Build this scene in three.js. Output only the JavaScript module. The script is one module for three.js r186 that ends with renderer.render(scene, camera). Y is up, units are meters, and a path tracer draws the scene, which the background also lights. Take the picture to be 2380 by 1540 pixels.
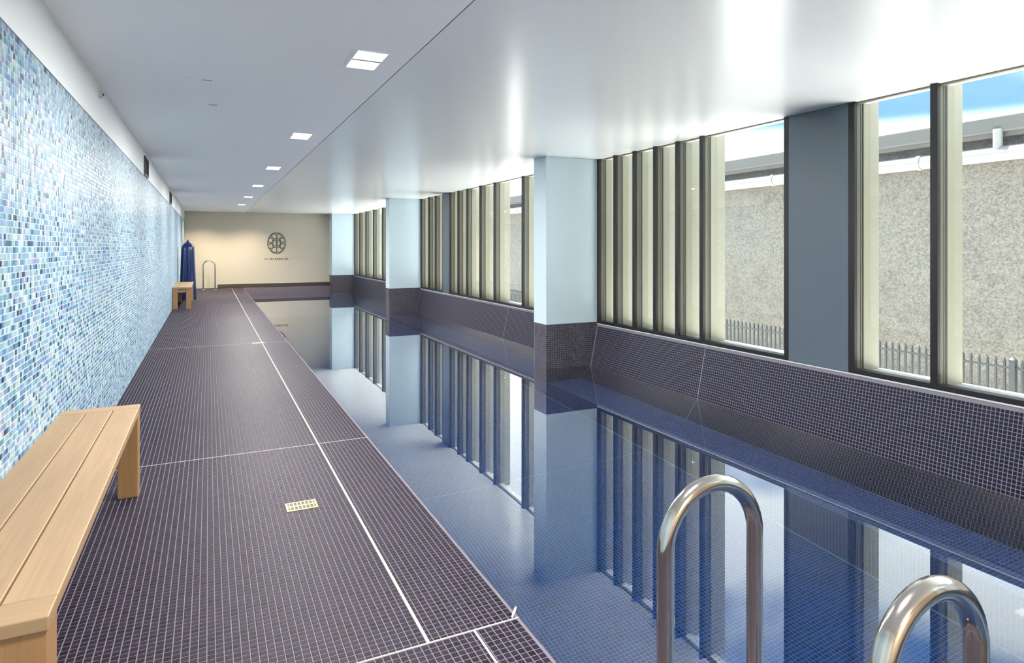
import * as THREE from 'three';
import { RectAreaLightUniformsLib } from 'three/addons/lights/RectAreaLightUniformsLib.js';
import { RoundedBoxGeometry } from 'three/addons/geometries/RoundedBoxGeometry.js';
import { mergeGeometries } from 'three/addons/utils/BufferGeometryUtils.js';

// ---------------------------------------------------------------- camera, sky, sun, exposure
const scene = new THREE.Scene();
const FPX = 1464, IMW = 2380, IMH = 1540, HORIZON = 573;          // focal length and horizon of the level, shifted lens
const EYE = new THREE.Vector3(0, 1.3, 0), YAW = Math.atan(705 / FPX);
const camera = new THREE.PerspectiveCamera(2 * Math.atan(IMH / 2 / FPX) * 180 / Math.PI, IMW / IMH, 0.05, 300);
camera.position.copy(EYE);
camera.rotation.set(0, -YAW, 0);
camera.setViewOffset(IMW, IMH, 0, IMH / 2 - HORIZON, IMW, IMH);   // shift lens: verticals stay vertical
camera.updateProjectionMatrix();

const renderer = new THREE.WebGLRenderer({ antialias: true });
renderer.toneMapping = THREE.LinearToneMapping;
renderer.toneMappingExposure = 1.58;
renderer.shadowMap.enabled = true;

let seed = 20240611;
function rnd() { seed |= 0; seed = seed + 0x6D2B79F5 | 0; let t = Math.imul(seed ^ seed >>> 15, 1 | seed); t = t + Math.imul(t ^ t >>> 7, 61 | t) ^ t; return ((t ^ t >>> 14) >>> 0) / 4294967296; }
const hash = (x, y, z = 0) => { const s = Math.sin(x * 127.1 + y * 311.7 + z * 74.7) * 43758.5453; return s - Math.floor(s); };
const lerp = (a, b, t) => a + (b - a) * t;
function vnoise(x, y, z = 0) {
  const xi = Math.floor(x), yi = Math.floor(y), zi = Math.floor(z), f = v => v * v * (3 - 2 * v);
  const u = f(x - xi), v = f(y - yi), w = f(z - zi);
  const c = (i, j, k) => hash(xi + i, yi + j, zi + k);
  return lerp(lerp(lerp(c(0, 0, 0), c(1, 0, 0), u), lerp(c(0, 1, 0), c(1, 1, 0), u), v), lerp(lerp(c(0, 0, 1), c(1, 0, 1), u), lerp(c(0, 1, 1), c(1, 1, 1), u), v), w);
}
{ // daytime sky: blue with thin white cloud, the same all the way round
  const w = 1024, h = 512, d = new Float32Array(w * h * 4), SKY = 1.4;
  for (let j = 0; j < h; j++) for (let i = 0; i < w; i++) {
    const el = ((j + 0.5) / h - 0.5) * Math.PI, az = ((i + 0.5) / w - 0.5) * 2 * Math.PI;
    const x = Math.cos(el) * Math.cos(az), y = Math.sin(el), z = Math.cos(el) * Math.sin(az);
    const up = Math.max(0, y), t = Math.pow(up, 0.5);
    let r = lerp(0.20, 0.10, t), g = lerp(0.36, 0.27, t), b = lerp(0.66, 0.66, t);
    let n = 0, a = 0.5, s = 2.2;
    for (let o = 0; o < 5; o++) { n += a * vnoise(x * s + 102.4, y * s * 2.2 + 3, z * s + 63.2); a *= 0.5; s *= 2.1; }
    let c = Math.min(1, Math.max(0, (n - 0.35) * 5.5)); c = c * c * (3 - 2 * c) * 0.95;
    r = lerp(r, 1.5, c); g = lerp(g, 1.55, c); b = lerp(b, 1.6, c);
    const k = (j * w + i) * 4; d[k] = r * SKY; d[k + 1] = g * SKY; d[k + 2] = b * SKY; d[k + 3] = 1;
  }
  const t = new THREE.DataTexture(d, w, h, THREE.RGBAFormat, THREE.FloatType);
  t.mapping = THREE.EquirectangularReflectionMapping; t.magFilter = t.minFilter = THREE.LinearFilter; t.needsUpdate = true;
  scene.background = t;
}
const sun = new THREE.DirectionalLight(new THREE.Color(1, 0.98, 0.95), 29);
sun.position.set(6 + 0.04 * 40, 0.92 * 40, -6 - 0.39 * 40); sun.target.position.set(6, 0, -6);
sun.castShadow = true; sun.shadow.mapSize.set(4096, 4096);
Object.assign(sun.shadow.camera, { left: -30, right: 30, top: 30, bottom: -30, near: 1, far: 120 });
scene.add(sun, sun.target);
RectAreaLightUniformsLib.init();

// ---------------------------------------------------------------- sizes (metres)
const XL = -0.68, XR = 4.42, XE = 0.98, XLEDGE = 3.70, XFOOT = 4.175;     // left wall, window wall, deck edge, ledge front, foot of the battered wall
const HC = 2.4, SILL = 0.345, WATER = -0.19, LEDGE = -0.85, PFLOOR = -1.47;
const ZF = -21.9, ZN = 2.6, ZPF = -21.7, ZPN = 1.6;                        // far and near wall, far and near end of the pool
const P = 0.025;                                                          // mosaic pitch

// ---------------------------------------------------------------- helpers
const V3 = (x, y, z) => new THREE.Vector3(x, y, z);
const lin = (r, g, b) => new THREE.Color().setRGB(r, g, b);
function mat(color, roughness = 0.7, extra = {}) { return new THREE.MeshPhysicalMaterial({ color, roughness, ...extra }); }
const names = {};
function numbered(n) { const k = names[n] = (names[n] ?? -1) + 1; return k ? `${n}_${String(k).padStart(3, '0')}` : n; }
function shadows(o) { o.traverse(m => { if (m.isMesh) { m.castShadow = true; m.receiveShadow = true; } }); return o; }
function box(x0, x1, y0, y1, z0, z1) { const g = new THREE.BoxGeometry(x1 - x0, y1 - y0, z1 - z0); g.translate((x0 + x1) / 2, (y0 + y1) / 2, (z0 + z1) / 2); return g; }
function rbox(x0, x1, y0, y1, z0, z1, r = 0.004, s = 2) { const g = new RoundedBoxGeometry(x1 - x0, y1 - y0, z1 - z0, s, r); g.translate((x0 + x1) / 2, (y0 + y1) / 2, (z0 + z1) / 2); return g; }
function merged(gs) { return gs.length === 1 ? gs[0] : mergeGeometries(gs.map(g => g.index ? g.toNonIndexed() : g)); }
function part(parent, name, geos, m, label) {
  const o = new THREE.Mesh(merged(Array.isArray(geos) ? geos : [geos]), m); o.name = name; if (label) o.userData.label = label;
  parent.add(o); shadows(o); return o;
}
function thing(name, label, category, group, pos = [0, 0, 0]) {
  const o = new THREE.Group(); o.name = numbered(name); o.position.set(...pos); o.userData = { label, category };
  if (group) o.userData.group = group; scene.add(o); return o;
}
function struct(name, geos, m, label, category) {
  const o = new THREE.Mesh(merged(Array.isArray(geos) ? geos : [geos]), m); o.name = name; o.userData = { kind: 'structure', label, category };
  scene.add(o); shadows(o); return o;
}
function structGroup(name, label, category) { const o = new THREE.Group(); o.name = name; o.userData = { kind: 'structure', label, category }; scene.add(o); return o; }
function tube(points, r, closed = false, seg = 64, rad = 16, tension = 0.5) { return new THREE.TubeGeometry(new THREE.CatmullRomCurve3(points, closed, 'catmullrom', tension), seg, r, rad, closed); }
function grainTexture(w, h, f) { // grey multiplier texture from f(u, v)
  const d = new Uint8Array(w * h * 4);
  for (let j = 0; j < h; j++) for (let i = 0; i < w; i++) { const c = f(i / w, j / h), k = (j * w + i) * 4; for (let q = 0; q < 3; q++) d[k + q] = Math.max(0, Math.min(255, 255 * (Array.isArray(c) ? c[q] : c))); d[k + 3] = 255; }
  const t = new THREE.DataTexture(d, w, h); t.wrapS = t.wrapT = THREE.RepeatWrapping; t.magFilter = THREE.LinearFilter; t.minFilter = THREE.LinearMipmapLinearFilter; t.generateMipmaps = true; t.needsUpdate = true; return t;
}
function project(p) {                                              // pixel in the 2380 x 1540 frame, and distance along the axis
  const x = p.x - EYE.x, z = p.z - EYE.z, s = Math.sin(YAW), c = Math.cos(YAW), d = s * x - c * z;
  return d < 0.2 ? null : [IMW / 2 + FPX * (c * x + s * z) / d, HORIZON + FPX * (EYE.y - p.y) / d, d];
}

// ---------------------------------------------------------------- mosaic tiles: real pieces with a chamfer, standing 1 mm proud of the grout
function tileGeometry(a, b, t = 0.0035, c = 0.0011) {
  const q = (x, y, z) => [x, y, z], L = [q(-a, -t, -b), q(a, -t, -b), q(a, -t, b), q(-a, -t, b)], M = L.map(([x, , z]) => [x, -c, z]);
  const T = L.map(([x, , z]) => [x - Math.sign(x) * c, 0, z - Math.sign(z) * c]), pos = [];
  const quad = (A, B, C, D) => pos.push(...A, ...B, ...C, ...A, ...C, ...D);
  quad(T[0], T[3], T[2], T[1]);
  for (let i = 0; i < 4; i++) { const j = (i + 1) % 4; quad(M[i], T[i], T[j], M[j]); quad(L[i], M[i], M[j], L[j]); }
  const g = new THREE.BufferGeometry(); g.setAttribute('position', new THREE.Float32BufferAttribute(pos, 3)); g.computeVertexNormals(); return g;
}
// lays tiles on a rectangle: corner O, unit axes U and V, normal N; skip(u, v) leaves tiles out
function mosaic(parent, name, O, U, V, N, lu, lv, pu, pv, gap, palette, matProps, { skip, hidden, individuals = 300, proud = 0.0011, tone } = {}) {
  const nu = Math.floor(lu / pu + 1e-6), nv = Math.floor(lv / pv + 1e-6), list = [];
  const W = V3().crossVectors(U, N), R = new THREE.Matrix4().makeBasis(U, N, W), c = V3(), eye = V3();
  for (let j = 0; j < nv; j++) for (let i = 0; i < nu; i++) {
    const u = (i + 0.5) * pu, v = (j + 0.5) * pv;
    if (skip && skip(u, v)) continue;
    c.copy(O).addScaledVector(U, u).addScaledVector(V, v);
    const px = project(c); let size = 0;
    if (px && px[0] > 4 && px[0] < IMW - 4 && px[1] > 4 && px[1] < IMH - 4 && !(hidden && hidden(px[0], px[1]))) { eye.copy(EYE).sub(c); const d = eye.length(); size = Math.abs(eye.dot(N)) / d / (d * d); }
    const k = tone ? tone(u, v) : Math.floor(rnd() * palette.length);
    list.push([c.x + N.x * proud, c.y + N.y * proud, c.z + N.z * proud, k, size]);
  }
  const order = list.map((t, i) => i).sort((a, b) => list[b][4] - list[a][4]), own = new Set(order.slice(0, individuals).filter(i => list[i][4] > 0));
  const g = tileGeometry((pu - gap) / 2, (pv - gap) / 2), mats = palette.map(p => mat(lin(...p), 0.3, matProps));
  const white = mat(0xffffff, 0.3, matProps), many = new THREE.InstancedMesh(g, white, list.length - own.size), m4 = new THREE.Matrix4(), col = new THREE.Color();
  let n = 0;
  list.forEach(([x, y, z, k], i) => {
    m4.copy(R).setPosition(x, y, z);
    if (own.has(i)) { const o = new THREE.Mesh(g, mats[k]); o.name = name; o.applyMatrix4(m4); o.castShadow = o.receiveShadow = true; parent.add(o); }
    else { many.setMatrixAt(n, m4); many.setColorAt(n++, col.setRGB(...palette[k])); }
  });
  many.name = name + '_field'; many.userData.kind = 'stuff'; many.castShadow = many.receiveShadow = true; parent.add(many);
  return many;
}
function tones(r, g, b, spread, n = 8) { return Array.from({ length: n }, () => { const k = 1 + (rnd() * 2 - 1) * spread, q = (rnd() - 0.5) * 0.18; return [r * k * (1 + q), g * k, b * k * (1 - q)]; }); }

// ---------------------------------------------------------------- materials
const grout = mat(lin(0.215, 0.205, 0.24), 0.85), groutDeck = mat(lin(0.165, 0.142, 0.168), 0.9, { specularIntensity: 0.3 }), groutDark = mat(lin(0.33, 0.34, 0.44), 0.85), groutPale = mat(lin(0.44, 0.52, 0.58), 0.9, { specularIntensity: 0.4 });
const joint = mat(lin(0.36, 0.34, 0.33), 0.75);
const paintWhite = mat(lin(0.90, 0.90, 0.91), 0.6), paintGloss = mat(lin(0.90, 0.905, 0.91), 0.24), paintBand = mat(lin(0.66, 0.72, 0.74), 0.6);
const cream = mat(lin(0.56, 0.51, 0.42), 0.7), pillarPaint = mat(lin(0.64, 0.78, 0.85), 0.45), panelPaint = mat(lin(0.11, 0.145, 0.18), 0.4);
const blackMetal = mat(lin(0.012, 0.013, 0.013), 0.45), alu = mat(lin(0.27, 0.26, 0.20), 0.4, { metalness: 0.35 }), aluReveal = mat(lin(0.15, 0.145, 0.11), 0.45, { metalness: 0.3 }), aluDark = mat(lin(0.05, 0.05, 0.045), 0.5);
const glass = mat(lin(0.95, 0.98, 0.97), 0, { transmission: 1, thickness: 0, ior: 1.45 });
const steel = mat(lin(0.66, 0.62, 0.57), 0.13, { metalness: 1 }), steelDull = mat(lin(0.5, 0.49, 0.47), 0.35, { metalness: 1 });
const brass = mat(lin(0.22, 0.175, 0.075), 0.4, { metalness: 0.5 });

// ---------------------------------------------------------------- deck, pool basin
const benchHides = (u, v) => v > 930 && u < 118 + (1430 - v) * 0.43;
const floor = struct('floor', [box(XL - 0.25, XE, -1.7, -0.0001, ZF - 0.25, ZN + 0.25), box(XE, XR + 0.2, -1.7, -0.0001, ZPN, ZN + 0.25), box(XE, XR + 0.2, -1.7, -0.0001, ZF - 0.25, ZPF)], groutDeck, 'dark mosaic pool deck with pale grout lines along the water', 'floor');
const deckTones = tones(0.0095, 0.0065, 0.0165, 0.5);
mosaic(floor, 'tile', V3(XL, 0, ZPN), V3(1, 0, 0), V3(0, 0, -1), V3(0, 1, 0), XE - XL, ZPN - ZF, P, P, 0.0034, deckTones, { roughness: 0.5, specularIntensity: 0.25 }, { hidden: benchHides });
mosaic(floor, 'far_tile', V3(XE, 0, ZPF), V3(1, 0, 0), V3(0, 0, -1), V3(0, 1, 0), XLEDGE + 0.7 - XE, ZPF - ZF, P, P, 0.0034, deckTones, { roughness: 0.5, specularIntensity: 0.25 }, { individuals: 0 });
for (const z of [-1.98, -4.3, -9.15]) part(floor, 'expansion_joint', box(XL, XE, 0.0004, 0.0016, z - 0.0035, z + 0.0035), joint);
part(floor, 'expansion_joint', box(0.65 - 0.0055, 0.65 + 0.0055, 0.0004, 0.0018, -21.6, -1.98), joint, 'long pale sealant joint running along the deck');
part(floor, 'expansion_joint', box(0.81 - 0.004, 0.81 + 0.004, 0.0004, 0.0018, -1.98, ZPN), joint);

const poolFloor = struct('pool_floor', box(XE - 0.3, XLEDGE + 0.1, PFLOOR - 0.25, PFLOOR, ZPF - 0.2, ZPN + 0.2), groutDark, 'blue-black mosaic floor of the lap pool under water', 'pool');
const poolTones = tones(0.034, 0.058, 0.19, 0.4);
mosaic(poolFloor, 'tile', V3(XE, PFLOOR, 0.4), V3(1, 0, 0), V3(0, 0, -1), V3(0, 1, 0), XLEDGE - XE, 16, P, P, 0.0034, poolTones, { roughness: 0.35 });
part(poolFloor, 'expansion_joint', box(XE, XLEDGE, PFLOOR + 0.0004, PFLOOR + 0.0018, -4.754, -4.746), joint);
part(poolFloor, 'expansion_joint', box(XLEDGE - 0.006, XLEDGE, PFLOOR + 0.0004, PFLOOR + 0.002, ZPF, ZPN), joint);

const ledge = struct('pool_ledge', box(XLEDGE, 4.6, PFLOOR - 0.25, LEDGE, ZPF - 0.2, ZPN + 0.2), groutDark, 'submerged mosaic ledge along the window side of the pool', 'ledge');
const ledgeTones = tones(0.085, 0.095, 0.24, 0.4);
mosaic(ledge, 'tile', V3(XLEDGE, LEDGE, 0.4), V3(1, 0, 0), V3(0, 0, -1), V3(0, 1, 0), XFOOT - XLEDGE, 21, P, P, 0.0034, ledgeTones, { roughness: 0.35 });
mosaic(ledge, 'face_tile', V3(XLEDGE, PFLOOR, 0.4), V3(0, 0, -1), V3(0, 1, 0), V3(-1, 0, 0), 16, LEDGE - PFLOOR, P, P, 0.0034, poolTones, { roughness: 0.35 });
part(ledge, 'expansion_joint', box(XLEDGE, XFOOT, LEDGE + 0.0004, LEDGE + 0.0018, -4.774, -4.766), joint);
part(ledge, 'expansion_joint', box(XFOOT - 0.006, XFOOT + 0.004, LEDGE + 0.0004, LEDGE + 0.003, ZPF, ZPN), joint);

// window wall below the sill: leans into the pool as it goes down
const wallRight = (() => {
  const s = new THREE.Shape([[XR, SILL - 0.02], [4.60, SILL - 0.02], [4.60, -1.9], [XFOOT, -1.9], [XFOOT, LEDGE]].map(p => new THREE.Vector2(...p)));
  const g = new THREE.ExtrudeGeometry(s, { depth: ZN + 0.25 - (ZF - 0.25), bevelEnabled: false }); g.translate(0, 0, ZF - 0.25);
  return struct('wall_right', g, grout, 'sloping dark mosaic wall under the windows', 'wall');
})();
{
  const dir = V3(XR - XFOOT, SILL - 0.02 - LEDGE, 0), len = dir.length(); dir.normalize();
  const N = V3(-dir.y, dir.x, 0);
  const nearPillar = u => { const z = 0.4 - u; return [[-6.69, -7.01], [-14.04, -14.36], [-21.4, -21.9]].some(([a, b]) => z < a + 0.01 && z > b - 0.01); };
  mosaic(wallRight, 'tile', V3(XFOOT, LEDGE, 0.4), V3(0, 0, -1), dir, N, 22.2, len - 0.012, P, P, 0.0036, tones(0.012, 0.011, 0.032, 0.4), { roughness: 0.3, specularIntensity: 0.5 }, { skip: nearPillar });
  for (const z of [-4.77, -9.3]) { const g = box(-0.0012, 0.0016, 0, len, -0.0035, 0.0035); g.applyMatrix4(new THREE.Matrix4().makeBasis(N, dir, V3(0, 0, -1)).setPosition(XFOOT, LEDGE, z)); part(wallRight, 'expansion_joint', g, joint); }
}
struct('trim_1', rbox(XR - 0.006, XR + 0.03, SILL - 0.020, SILL - 0.006, ZF, ZN, 0.003), mat(lin(0.74, 0.74, 0.78), 0.5), 'pale edging strip along the top of the tiled wall', 'trim');

// ---------------------------------------------------------------- left wall: glass mosaic with a plain band above
const wallLeft = struct('wall_left', box(XL - 0.25, XL, -0.1, 2.125, ZF - 0.25, ZN + 0.25), groutPale, 'long wall of mixed blue and white glass mosaic beside the deck', 'wall');
{
  const pal = [[0.66, 0.80, 0.86], [0.48, 0.68, 0.80], [0.33, 0.55, 0.71], [0.23, 0.44, 0.67], [0.12, 0.30, 0.56], [0.15, 0.36, 0.46], [0.30, 0.36, 0.64], [0.05, 0.10, 0.19], [0.08, 0.18, 0.25], [0.44, 0.66, 0.64], [0.52, 0.52, 0.66], [0.03, 0.045, 0.10]].map(c => c.map(v => v * 0.66));
  const weight = [13, 17, 18, 14, 8, 7, 10, 4, 4.5, 8, 5, 2.5], sum = weight.reduce((a, b) => a + b);
  const pick = () => { let t = rnd() * sum; for (let i = 0; i < weight.length; i++) if ((t -= weight[i]) < 0) return i; return 0; };
  mosaic(wallLeft, 'tile', V3(XL, 0, -0.6), V3(0, 0, -1), V3(0, 1, 0), V3(1, 0, 0), 21.3, 2.125, P, P, 0.0028, pal, { roughness: 0.42, specularIntensity: 0.3 }, { tone: pick, hidden: (u, v) => v > 950 && u < 118 + (1430 - v) * 0.43 });
}
struct('wall_left_band', box(XL - 0.25, XL + 0.006, 2.125, HC, ZF - 0.25, ZN + 0.25), paintBand, 'plain pale plaster band between the mosaic and the ceiling', 'wall');
struct('wall_far', box(XL - 0.25, XR + 0.25, -0.1, HC, ZF - 0.25, ZF), cream, 'cream end wall with an emblem', 'wall');
struct('baseboard_far', rbox(0.25, XLEDGE, 0.0, 0.11, ZF, ZF + 0.02, 0.004), mat(lin(0.055, 0.045, 0.032), 0.5), 'dark brown skirting along the cream end wall', 'baseboard');
struct('wall_near', box(XL - 0.25, XR + 0.25, -0.1, HC, ZN, ZN + 0.25), mat(lin(0.55, 0.42, 0.27), 0.6), 'tan wall closing the room behind the viewer', 'wall');

// ---------------------------------------------------------------- ceiling
struct('ceiling', box(XL - 0.25, 1.066, HC, HC + 0.3, ZF - 0.25, ZN + 0.25), paintWhite, 'matt white ceiling over the deck', 'ceiling');
struct('ceiling_over_pool', box(1.074, XR + 0.16, HC, HC + 0.3, ZF - 0.25, ZN + 0.25), paintGloss, 'glossy white ceiling over the pool', 'ceiling');
struct('trim_2', box(1.066, 1.074, HC + 0.004, HC + 0.3, ZF - 0.25, ZN + 0.25), aluDark, 'narrow shadow gap between the two ceilings', 'trim');

// ---------------------------------------------------------------- pillars
function pillar(name, z0, z1, label) {
  const g = structGroup(name, label, 'pillar');
  part(g, 'painted_shaft', rbox(3.68, XR + 0.15, 0.352, HC, z0, z1, 0.006), pillarPaint);
  const b = part(g, 'tiled_base', box(3.684, XR + 0.1, LEDGE, 0.351, z0 + 0.004, z1 - 0.004), grout);
  const tn = tones(0.060, 0.054, 0.072, 0.35), H = 0.351 - LEDGE;
  mosaic(b, 'tile', V3(3.684, LEDGE, z1 - 0.004), V3(1, 0, 0), V3(0, 1, 0), V3(0, 0, 1), XR - 3.684, H, P, P, 0.0034, tn, { roughness: 0.3 }, { individuals: 0 });
  mosaic(b, 'side_tile', V3(3.684, LEDGE, z1 - 0.004), V3(0, 0, -1), V3(0, 1, 0), V3(-1, 0, 0), z1 - z0 - 0.008, H, P, P, 0.0034, tn, { roughness: 0.3 }, { individuals: 0 });
}
pillar('pillar', -7.01, -6.69, 'nearest pale blue pillar with tiled base standing in the pool');
pillar('pillar_001', -14.36, -14.04, 'middle pale blue pillar with tiled base standing in the pool');
pillar('pillar_002', ZF, -21.4, 'farthest white pillar in the corner by the end wall');
pillar('pillar_003', 0.66, 0.98, 'pale blue pillar beside the viewer');

// ---------------------------------------------------------------- windows: black inner mullions, aluminium reveals, glass, outside fins
const MW = 0.05;
function windowBay(n, zs, label, ends = [true, true]) {
  const w = structGroup(`window_${n}`, label, 'window'), z0 = zs[0], z1 = zs[zs.length - 1], y0 = SILL - 0.006, y1 = HC;
  part(w, 'bottom_rail', rbox(XR - 0.012, XR + 0.07, y0, y0 + 0.036, z0 - MW / 2, z1 + MW / 2, 0.003), blackMetal);
  part(w, 'head_rail', box(XR + 0.03, XR + 0.07, y1 - 0.012, y1, z0, z1), alu);
  part(w, 'outer_sill', rbox(XR + 0.075, XR + 0.32, y0 - 0.03, y0 + 0.012, z0, z1, 0.004), mat(lin(0.36, 0.36, 0.35), 0.6));
  zs.forEach((z, i) => {
    const m = part(w, 'mullion', rbox(XR - 0.012, XR + 0.022, y0 + 0.03, y1, z - MW / 2, z + MW / 2, 0.003), blackMetal);
    part(m, 'reveal', [rbox(XR + 0.022, XR + 0.060, y0 + 0.03, y1, z - MW / 2 + 0.004, z + MW / 2 - 0.002, 0.002), rbox(XR + 0.060, XR + 0.078, y0 + 0.03, y1, z - MW / 2 + 0.001, z + MW / 2 + 0.001, 0.002)], aluReveal);
    part(m, 'gasket', box(XR + 0.078, XR + 0.094, y0 + 0.03, y1, z - MW / 2, z + MW / 2 + 0.004), aluDark);
    if ((i > 0 || ends[0]) && (i < zs.length - 1 || ends[1])) part(w, 'fin', rbox(XR + 0.094, XR + 0.29, y0, y1 + 0.05, z - 0.016, z + 0.016, 0.004), alu);
    if (i) part(w, 'pane', box(XR + 0.083, XR + 0.0835, y0 + 0.02, y1, zs[i - 1] + MW / 2, z - MW / 2), glass);
  });
}
windowBay(1, [-6.665, -6.31, -5.93, -5.555, -5.19, -4.825, -3.80], 'black framed window with close fins and one wide pane left of the grey panel', [true, false]);
windowBay(2, [-3.20, -2.595, -1.65, -0.6, 0.63], 'black framed wide window nearest the viewer right of the grey panel');
windowBay(3, [-12.08, -11.62, -11.15, -10.5, -9.87, -8.79, -7.9, -7.04], 'black framed window with fins between the nearest pillar and the narrow panel');
windowBay(4, [-14.01, -13.45, -13.0, -12.50], 'dark framed narrow window beside the middle pillar');
windowBay(5, [-21.36, -20.6, -19.7, -18.7, -17.6, -16.4, -15.3, -14.39], 'farthest framed window between the middle and last pillars');
windowBay(6, [1.02, 1.8, 2.55], 'framed window behind the viewer');
struct('wall_panel', rbox(XR - 0.014, XR + 0.16, SILL - 0.006, HC, -3.775, -3.225, 0.004), panelPaint, 'blue-grey panel between the two nearest windows', 'wall panel');
struct('wall_panel_001', rbox(XR - 0.014, XR + 0.16, SILL - 0.006, HC, -12.475, -12.105, 0.004), panelPaint, 'narrow blue-grey panel between windows near the middle pillar', 'wall panel');

// ---------------------------------------------------------------- water
{
  const g = box(XE - 0.02, 4.5, PFLOOR - 0.1, WATER, ZPF - 0.02, ZPN + 0.02);
  const o = new THREE.Mesh(g, mat(lin(1, 1, 1), 0, { transmission: 1, thickness: 1.3, ior: 1.333, attenuationColor: lin(0.34, 0.66, 0.95), attenuationDistance: 2.0, clearcoat: 1, clearcoatRoughness: 0 }));
  o.name = 'pool_water'; o.userData = { kind: 'structure', label: 'still clear blue water of the lap pool mirroring the windows', category: 'water' }; o.receiveShadow = true; scene.add(o);
}

// ---------------------------------------------------------------- outside: ground, fence, neighbouring building
const GROUND = -1.25;
struct('outside_ground', box(4.6, 60, GROUND - 0.3, GROUND, -70, 40), mat(lin(0.72, 0.71, 0.69), 0.9), 'pale concrete ground outside the windows', 'ground');
{
  const stucco = grainTexture(512, 512, (u, v) => { let n = 0; for (const [s, a] of [[12, 0.15], [60, 0.25], [150, 0.6]]) n += a * vnoise(u * s, v * s, s); return 0.78 + (n - 0.5) * 0.85; });
  const stuccoBump = stucco;
  const wallMat = mat(lin(0.19, 0.177, 0.148), 0.95, { map: stucco, bumpMap: stuccoBump, bumpScale: 0.012 });
  const b = thing('building', 'neighbouring beige rendered building outside the windows', 'building');
  const g = box(11.5, 14, GROUND, 3.05, -70, 12), p = g.attributes.position, uv = g.attributes.uv;
  for (let i = 0; i < p.count; i++) uv.setXY(i, (p.getZ(i) + p.getX(i)) / 3, p.getY(i) / 3);
  part(b, 'rendered_wall', g, wallMat);
  part(b, 'coping', rbox(11.28, 14, 3.12, 3.38, -70, 12, 0.03), mat(lin(0.11, 0.11, 0.105), 0.9));
  part(b, 'soffit', box(11.38, 14, 3.05, 3.12, -70, 12), mat(lin(0.13, 0.125, 0.11), 0.9));
  const pipeMat = mat(lin(0.26, 0.26, 0.245), 0.5);
  const pipe = new THREE.CylinderGeometry(0.12, 0.12, 60, 24); pipe.rotateX(Math.PI / 2); pipe.translate(11.34, 2.78, -25);
  const pp = part(b, 'pipe', pipe, pipeMat, 'thick white pipe along the wall');
  for (let z = -4.2; z > -40; z -= 3.2) { const c = new THREE.CylinderGeometry(0.137, 0.137, 0.07, 24); c.rotateX(Math.PI / 2); c.translate(11.34, 2.78, z - 2.7); part(pp, 'collar', [c, box(11.44, 11.51, 2.74, 2.82, z - 2.73, z - 2.67)], pipeMat); }
  for (const z of [-5.67, -13.5, -21.3]) { const c = new THREE.CylinderGeometry(0.065, 0.065, 0.34, 16); c.translate(11.30, 3.0, z); part(b, 'downpipe', c, pipeMat, 'short white downpipe below the coping'); }
}
{
  const f = thing('fence', 'low dark metal picket fence in front of the neighbouring building', 'fence', null, [9.8, GROUND, 0]);
  const fm = mat(lin(0.022, 0.027, 0.03), 0.5), top = 1.0;
  const pk = merged([box(-0.013, 0.013, 0.05, top, -0.013, 0.013), (() => { const c = new THREE.ConeGeometry(0.022, 0.05, 4); c.rotateY(Math.PI / 4); c.translate(0, top + 0.02, 0); return c; })()]);
  const post = merged([box(-0.035, 0.035, 0, top + 0.02, -0.035, 0.035), (() => { const c = new THREE.ConeGeometry(0.052, 0.05, 4); c.rotateY(Math.PI / 4); c.translate(0, top + 0.045, 0); return c; })()]);
  part(f, 'rail', box(-0.012, 0.012, top - 0.105, top - 0.075, -24, -1), fm);
  part(f, 'rail', box(-0.012, 0.012, 0.12, 0.15, -24, -1), fm);
  let i = 0;
  for (let z = -1.2; z > -24; z -= 0.1045, i++) {
    const isPost = i % 34 === 0; const o = new THREE.Mesh(isPost ? post : pk, fm); o.name = isPost ? 'post' : 'picket'; o.position.z = z + 0.02; o.castShadow = o.receiveShadow = true; f.add(o);
  }
}

// ---------------------------------------------------------------- lamps
const lampGlow = new THREE.MeshStandardMaterial({ color: 0x000000, emissive: lin(1, 0.97, 0.9), emissiveIntensity: 2.6 });
const lampWarm = new THREE.MeshStandardMaterial({ color: 0x000000, emissive: lin(1, 0.86, 0.62), emissiveIntensity: 2.6 });
function panelLight(x, z, label, power, color = lin(1, 0.96, 0.90)) {
  const t = thing('ceiling_light', label, 'ceiling light', 'row of recessed lights over the deck', [x, HC, z]), a = 0.085, b = 0.18;
  part(t, 'trim', [box(-a - 0.012, a + 0.012, -0.006, 0, -b - 0.012, -b), box(-a - 0.012, a + 0.012, -0.006, 0, b, b + 0.012), box(-a - 0.012, -a, -0.006, 0, -b, b), box(a, a + 0.012, -0.006, 0, -b, b)], paintWhite);
  for (const s of [-1, 1]) part(t, 'diffuser', box(-a, a, -0.003, -0.0005, s * b / 2 - b / 2 + 0.012, s * b / 2 + b / 2 - 0.012), lampGlow);
  part(t, 'louvre', [box(-a, a, -0.005, -0.0005, -0.012, 0.012)], steelDull);
  const l = new THREE.RectAreaLight(color, power, 2 * a, 2 * b); l.position.set(0, -0.012, 0); l.rotation.x = -Math.PI / 2; t.add(l);
}
function roundLight(x, z, label, power) {
  const t = thing('downlight', label, 'downlight', 'small round downlights near the end wall', [x, HC, z]);
  const ring = new THREE.TorusGeometry(0.055, 0.008, 8, 32); ring.rotateX(Math.PI / 2); part(t, 'ring', ring, steelDull);
  const disc = new THREE.CylinderGeometry(0.05, 0.05, 0.004, 32); disc.translate(0, -0.003, 0); part(t, 'lens', disc, lampWarm);
  const l = new THREE.SpotLight(lin(1, 0.84, 0.6), power, 0, 1.15, 0.6, 2); l.position.set(0, -0.012, 0); l.target.position.set(0, -2, 0); l.castShadow = true; l.shadow.radius = 2; t.add(l, l.target);
}
const LP = 390;
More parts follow.
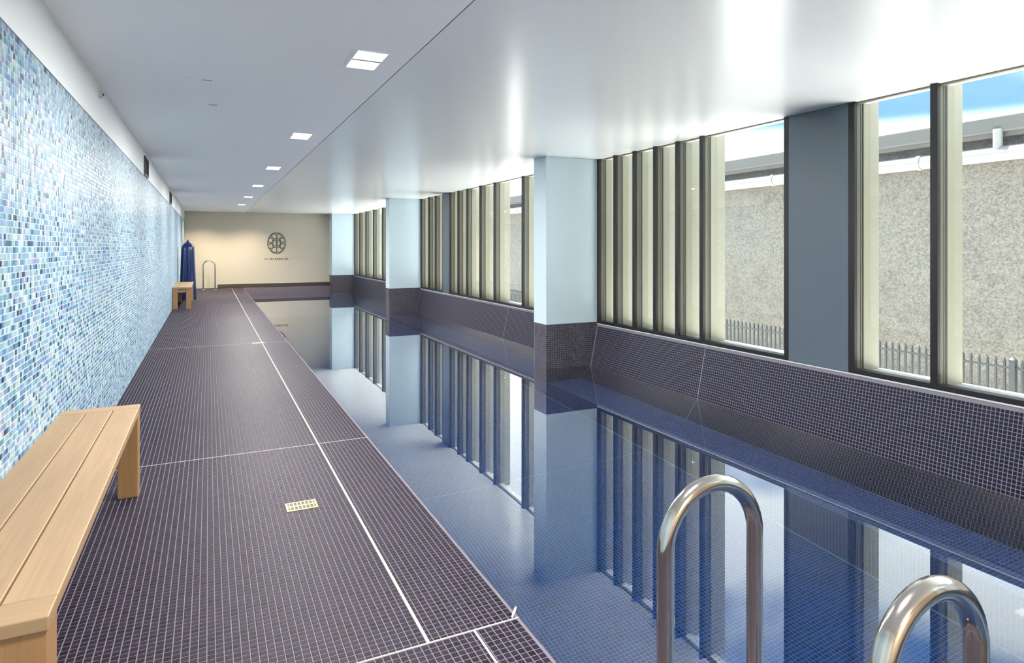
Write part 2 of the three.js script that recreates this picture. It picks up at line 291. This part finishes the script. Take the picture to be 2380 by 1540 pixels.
['recessed ceiling light above the viewer', 'largest recessed ceiling light, nearest in view', 'second recessed ceiling light from the viewer', 'third recessed ceiling light from the viewer', 'fourth recessed ceiling light from the viewer', 'fifth recessed ceiling light from the viewer', 'farthest recessed ceiling light in the row over the deck'].forEach((s, i) => panelLight(0.85 - 0.012 * i, -0.89 - 2.83 * i, s, LP));
panelLight(0.85, 1.94, 'recessed ceiling light behind the viewer', LP);
roundLight(0.26, -18.8, 'small round warm downlight over the far deck', 13);
roundLight(-0.2, -20.9, 'small round warm downlight in the corner above the blue cover', 13);
roundLight(1.1, -20.9, 'small round warm downlight near the emblem wall', 13);

// ---------------------------------------------------------------- bench
const woodTex = grainTexture(256, 1024, (u, v) => { const g = vnoise(u * 46, v * 5, 2) * 0.5 + vnoise(u * 120, v * 9, 5) * 0.3 + vnoise(u * 7, v * 2.2, 9) * 0.5; const k = 0.74 + g * 0.26; return [k, k * 0.985, k * 0.96]; });
const wood = [0, 1, 2].map(i => { const t = woodTex.clone(); t.offset.set(i * 0.37, i * 0.21); t.needsUpdate = true; return mat(lin(0.35 - 0.02 * i, 0.238 - 0.014 * i, 0.138 - 0.01 * i), 0.5, { map: t }); });
const woodLeg = mat(lin(0.33, 0.19, 0.085), 0.5, { map: woodTex });
function plankUV(g, along, s = 1.2) { const p = g.attributes.position, uv = g.attributes.uv, n = g.attributes.normal; for (let i = 0; i < p.count; i++) { const v = [p.getX(i), p.getY(i), p.getZ(i)], a = v[along], rest = Math.abs(n.getY(i)) > 0.6 ? v[along === 0 ? 2 : 0] : v[along === 1 ? 0 : 1]; uv.setXY(i, rest * 3.2, a / s); } return g; }
function bench(label, z) {                                         // near end at local z = 0, runs towards -z; x from 0 (deck side) to -0.345 (wall side)
  const t = thing('bench', label, 'bench', null, [-0.328, 0, z]), L = 2.15, W = 0.345, h0 = 0.425, h1 = 0.46, e = 0.10, w3 = (W - 0.008) / 3;
  for (let i = 0; i < 3; i++) part(t, 'slat', plankUV(rbox(-(i + 1) * w3 - i * 0.004, -i * w3 - i * 0.004, h0, h1, -L + e + 0.001, -e - 0.001, 0.004), 2), wood[i]);
  for (const [a, b] of [[-e, 0], [-L, -L + e]]) part(t, 'end_board', plankUV(rbox(-W, 0, h0, h1, a, b, 0.004), 0), wood[1]);
  for (const [a, b] of [[-0.105, -0.008], [-L + 0.008, -L + 0.105]]) {
    for (const [p, q] of [[-0.095, -0.003], [-W + 0.003, -W + 0.095]]) part(t, 'leg', plankUV(rbox(p, q, 0, h0, a, b, 0.004), 1), woodLeg);
    part(t, 'apron', plankUV(rbox(-W + 0.095, -0.095, h0 - 0.08, h0, a + 0.03, b - 0.03, 0.003), 0), wood[2]);
  }
  for (const x of [-0.05, -W + 0.05]) part(t, 'long_rail', plankUV(rbox(x - 0.014, x + 0.014, h0 - 0.06, h0 - 0.001, -L + 0.105, -0.105, 0.003), 2), wood[2]);
}
bench('large teak bench in the foreground against the mosaic wall', -1.75);
bench('small distant timber bench in front of the blue cover', -14.75);

// ---------------------------------------------------------------- handrails
function handrail(name, x0, x1, top, z, bottomDeck, bottomPool, label, r, group) {
  const t = thing(name, label, 'handrail', group, [x0, 0, z]), w = x1 - x0, R = w / 2, pts = [V3(0, bottomDeck, 0)];
  for (let i = 1; i < 8; i++) pts.push(V3(0, lerp(bottomDeck, top - R, i / 8), 0));
  for (let i = 0; i <= 24; i++) { const a = Math.PI * (1 - i / 24); pts.push(V3(R + R * Math.cos(a), top - R + R * Math.sin(a), 0)); }
  for (let i = 1; i <= 8; i++) pts.push(V3(w, lerp(top - R, bottomPool, i / 8), 0));
  part(t, 'tube', tube(pts, r, false, 160, 20), steel);
  const fl = new THREE.CylinderGeometry(r * 1.9, r * 2.1, 0.014, 28); fl.translate(0, 0.008, 0); part(t, 'flange', fl, steel);
  if (bottomPool >= -0.01) { const f2 = fl.clone(); f2.translate(w, 0, 0); part(t, 'flange', f2, steel); }
  return t;
}
handrail('handrail', 0.932, 1.208, 0.742, -1.135, 0, -1.0, 'stainless steel arched pool handrail, the farther of the pair in front', 0.0195, 'pair of ladder rails at the near end');
handrail('handrail', 0.932, 1.186, 0.742, -0.628, 0, -1.0, 'stainless steel arched pool handrail at the bottom right corner, nearest', 0.0195, 'pair of ladder rails at the near end');
handrail('handrail', -0.15, 0.175, 0.885, -21.0, 0, 0, 'distant arched steel handrail by the cream end wall', 0.021);

// ---------------------------------------------------------------- floor fittings, vents, hatch
function drain(x, z, w, d, label) {
  const t = thing('floor_drain', label, 'drain', null, [x, 0, z]);
  part(t, 'frame', [rbox(-w / 2, w / 2, 0, 0.004, d / 2 - 0.012, d / 2, 0.0015), rbox(-w / 2, w / 2, 0, 0.004, -d / 2, -d / 2 + 0.012, 0.0015), rbox(-w / 2, -w / 2 + 0.012, 0, 0.004, -d / 2 + 0.012, d / 2 - 0.012, 0.0015), rbox(w / 2 - 0.012, w / 2, 0, 0.004, -d / 2 + 0.012, d / 2 - 0.012, 0.0015)], brass);
  part(t, 'pan', box(-w / 2 + 0.006, w / 2 - 0.006, 0.0002, 0.0022, -d / 2 + 0.006, d / 2 - 0.006), mat(lin(0.05, 0.045, 0.02), 0.6));
  const n = 7; for (let i = 0; i < n; i++) { const cx = lerp(-w / 2 + 0.02, w / 2 - 0.02, i / (n - 1)); part(t, 'grate_bar', rbox(cx - 0.0035, cx + 0.0035, 0.0015, 0.0038, -d / 2 + 0.01, d / 2 - 0.01, 0.001), brass); }
  part(t, 'cross_bar', rbox(-w / 2 + 0.01, w / 2 - 0.01, 0.0016, 0.004, -0.007, 0.007, 0.001), brass);
}
drain(0.42, -3.305, 0.15, 0.11, 'brass floor drain in the near deck');
drain(0.60, -9.14, 0.15, 0.11, 'distant brass floor drain beside the long deck joint');
{
  const t = thing('edge_clip', 'small pale metal clip lying on the pool edge near the viewer', 'clip', null, [0.976, 0, -2.01]);
  const a = rbox(-0.0035, 0.0035, 0.001, 0.007, -0.032, 0.032, 0.0015); a.rotateY(-0.66); part(t, 'bar', a, mat(lin(0.85, 0.85, 0.88), 0.4));
  const f = rbox(-0.006, 0.006, 0.001, 0.004, -0.008, 0.008, 0.001); f.rotateY(-0.66); part(t, 'foot', f, steelDull);
}
function vent(z0, z1, label) {
  const t = thing('wall_vent', label, 'vent', null, [XL + 0.006, 2.13, (z0 + z1) / 2]), L = z0 - z1, H = 0.22, fm = mat(lin(0.10, 0.105, 0.11), 0.5);
  part(t, 'backing', box(0, 0.004, 0.004, H - 0.004, -L / 2 + 0.004, L / 2 - 0.004), mat(lin(0.02, 0.02, 0.022), 0.8));
  part(t, 'frame', [box(0, 0.016, 0, 0.016, -L / 2, L / 2), box(0, 0.016, H - 0.016, H, -L / 2, L / 2), box(0, 0.016, 0.016, H - 0.016, -L / 2, -L / 2 + 0.016), box(0, 0.016, 0.016, H - 0.016, L / 2 - 0.016, L / 2)], fm);
  for (let i = 1; i < 9; i++) { const g = box(-0.007, 0.007, -0.001, 0.001, -L / 2 + 0.016, L / 2 - 0.016); g.rotateZ(-0.7); g.translate(0.009, i * H / 9, 0); part(t, 'louvre', g, fm); }
}
vent(-8.38, -8.86, 'dark wall vent under the ceiling, the nearer one');
vent(-13.62, -14.25, 'dark wall vent under the ceiling, the farther one');
{
  const t = thing('ceiling_hatch', 'faint flush white hatch in the ceiling above the deck', 'hatch', null, [0.0, HC, -5.0]);
  part(t, 'door', rbox(-0.22, 0.22, -0.003, 0, -0.40, 0.40, 0.0014), paintWhite);
  part(t, 'hinge', [rbox(-0.04, 0.02, -0.007, -0.003, 0.385, 0.40, 0.001), rbox(0.0, 0.06, -0.007, -0.003, -0.40, -0.385, 0.001)], steelDull);
}

{
  const t = thing('wall_sensor', 'tiny pale sensor high on the plain band above the mosaic', 'sensor', null, [XL + 0.006, 2.34, -5.1]);
  const c = new THREE.CylinderGeometry(0.022, 0.026, 0.02, 20); c.rotateZ(-Math.PI / 2); c.translate(0.01, 0, 0); part(t, 'cap', c, mat(lin(0.55, 0.55, 0.5), 0.5));
  const n = new THREE.SphereGeometry(0.009, 12, 8); n.translate(0.021, 0, 0); part(t, 'eye', n, aluDark);
}

// ---------------------------------------------------------------- blue cover over a pool lift
{
  const t = thing('equipment_cover', 'tall dark blue fabric cover with a pointed top behind the far bench', 'cover', null, [-0.462, 0, -17.45]);
  const rings = 22, seg = 96, pos = [], idx = [];
  for (let j = 0; j <= rings; j++) {
    const v = j / rings, y = v < 0.9 ? v / 0.9 * 1.32 : 1.32 + (v - 0.9) / 0.1 * 0.13;
    const k = v < 0.9 ? lerp(1, 0.80, Math.pow(v / 0.9, 0.8)) : lerp(0.80, 0.05, (v - 0.9) / 0.1), fold = v < 0.9 ? lerp(0.085, 0.02, v / 0.9) : 0.01;
    for (let i = 0; i < seg; i++) {
      const a = i / seg * Math.PI * 2, sq = Math.pow(Math.pow(Math.abs(Math.cos(a)), 4) + Math.pow(Math.abs(Math.sin(a)), 4), -0.25);
      const r = sq * k * (1 + fold * Math.sin(a * 9 + 1.3 * Math.sin(v * 3)) + fold * 0.6 * Math.sin(a * 5 + 2));
      pos.push(0.175 * r * Math.cos(a), y, 0.24 * r * Math.sin(a));
    }
  }
  for (let j = 0; j < rings; j++) for (let i = 0; i < seg; i++) { const a = j * seg + i, b = j * seg + (i + 1) % seg; idx.push(a, a + seg, b, b, a + seg, b + seg); }
  const g = new THREE.BufferGeometry(); g.setAttribute('position', new THREE.Float32BufferAttribute(pos, 3)); g.setIndex(idx); g.computeVertexNormals();
  part(t, 'fabric', g, mat(lin(0.004, 0.016, 0.095), 0.28, { side: THREE.DoubleSide }));
  const k = new THREE.SphereGeometry(0.022, 16, 12); k.translate(0, 1.45, 0); part(t, 'top_knob', k, mat(lin(0.01, 0.02, 0.06), 0.5));
}

// ---------------------------------------------------------------- emblem and lettering on the end wall
{
  const t = thing('wall_emblem', 'dark round lattice emblem above a row of small letters on the cream wall', 'sign', null, [2.0, 1.42, ZF]), m = mat(lin(0.10, 0.115, 0.11), 0.5), r = 0.012;
  const loop = (cx, cy, rx, ry, rot = 0, n = 40) => tube(Array.from({ length: n }, (_, i) => { const a = i / n * 2 * Math.PI, x = rx * Math.cos(a), y = ry * Math.sin(a); return V3(cx + x * Math.cos(rot) - y * Math.sin(rot), cy + x * Math.sin(rot) + y * Math.cos(rot), 0.014); }), r, true, 64, 8);
  part(t, 'outer_ring', loop(0, 0, 0.275, 0.335), m);
  for (let i = 0; i < 8; i++) { const a = i / 8 * 2 * Math.PI + Math.PI / 8; part(t, 'petal', loop(0.19 * Math.cos(a), 0.235 * Math.sin(a), 0.085, 0.075, a), m); }
  for (const s of [-1, 1]) part(t, 'inner_frame', tube([V3(s * 0.015, 0.09, 0.014), V3(s * 0.12, 0.09, 0.014), V3(s * 0.12, -0.09, 0.014), V3(s * 0.015, -0.09, 0.014)], r, true, 48, 8, 0.1), m);
  part(t, 'centre_bar', box(-0.010, 0.010, -0.13, 0.15, 0.002, 0.02), m);
  // lettering: too blurred in the photograph to read, so only its strokes are given
  const strokes = ['L', 'I', 'I', 'E', 'I', 'H', 'E', 'H', 'E', 'I', 'E', 'E'];
  strokes.forEach((c, i) => {
    const x = -0.36 + i * 0.062, y = -0.545, h = 0.055, w = 0.038, b = 0.013, q = [box(x, x + b, y, y + h, 0.001, 0.012)];
    if (c === 'L' || c === 'E') q.push(box(x + b, x + w, y, y + b, 0.001, 0.012));
    if (c === 'E') q.push(box(x + b, x + w, y + h - b, y + h, 0.001, 0.012), box(x + b, x + w * 0.8, y + h / 2 - b / 2, y + h / 2 + b / 2, 0.001, 0.012));
    if (c === 'H') q.push(box(x + w - b, x + w, y, y + h, 0.001, 0.012), box(x + b, x + w - b, y + h / 2 - b / 2, y + h / 2 + b / 2, 0.001, 0.012));
    part(t, 'letter', q, m);
  });
}

renderer.render(scene, camera);
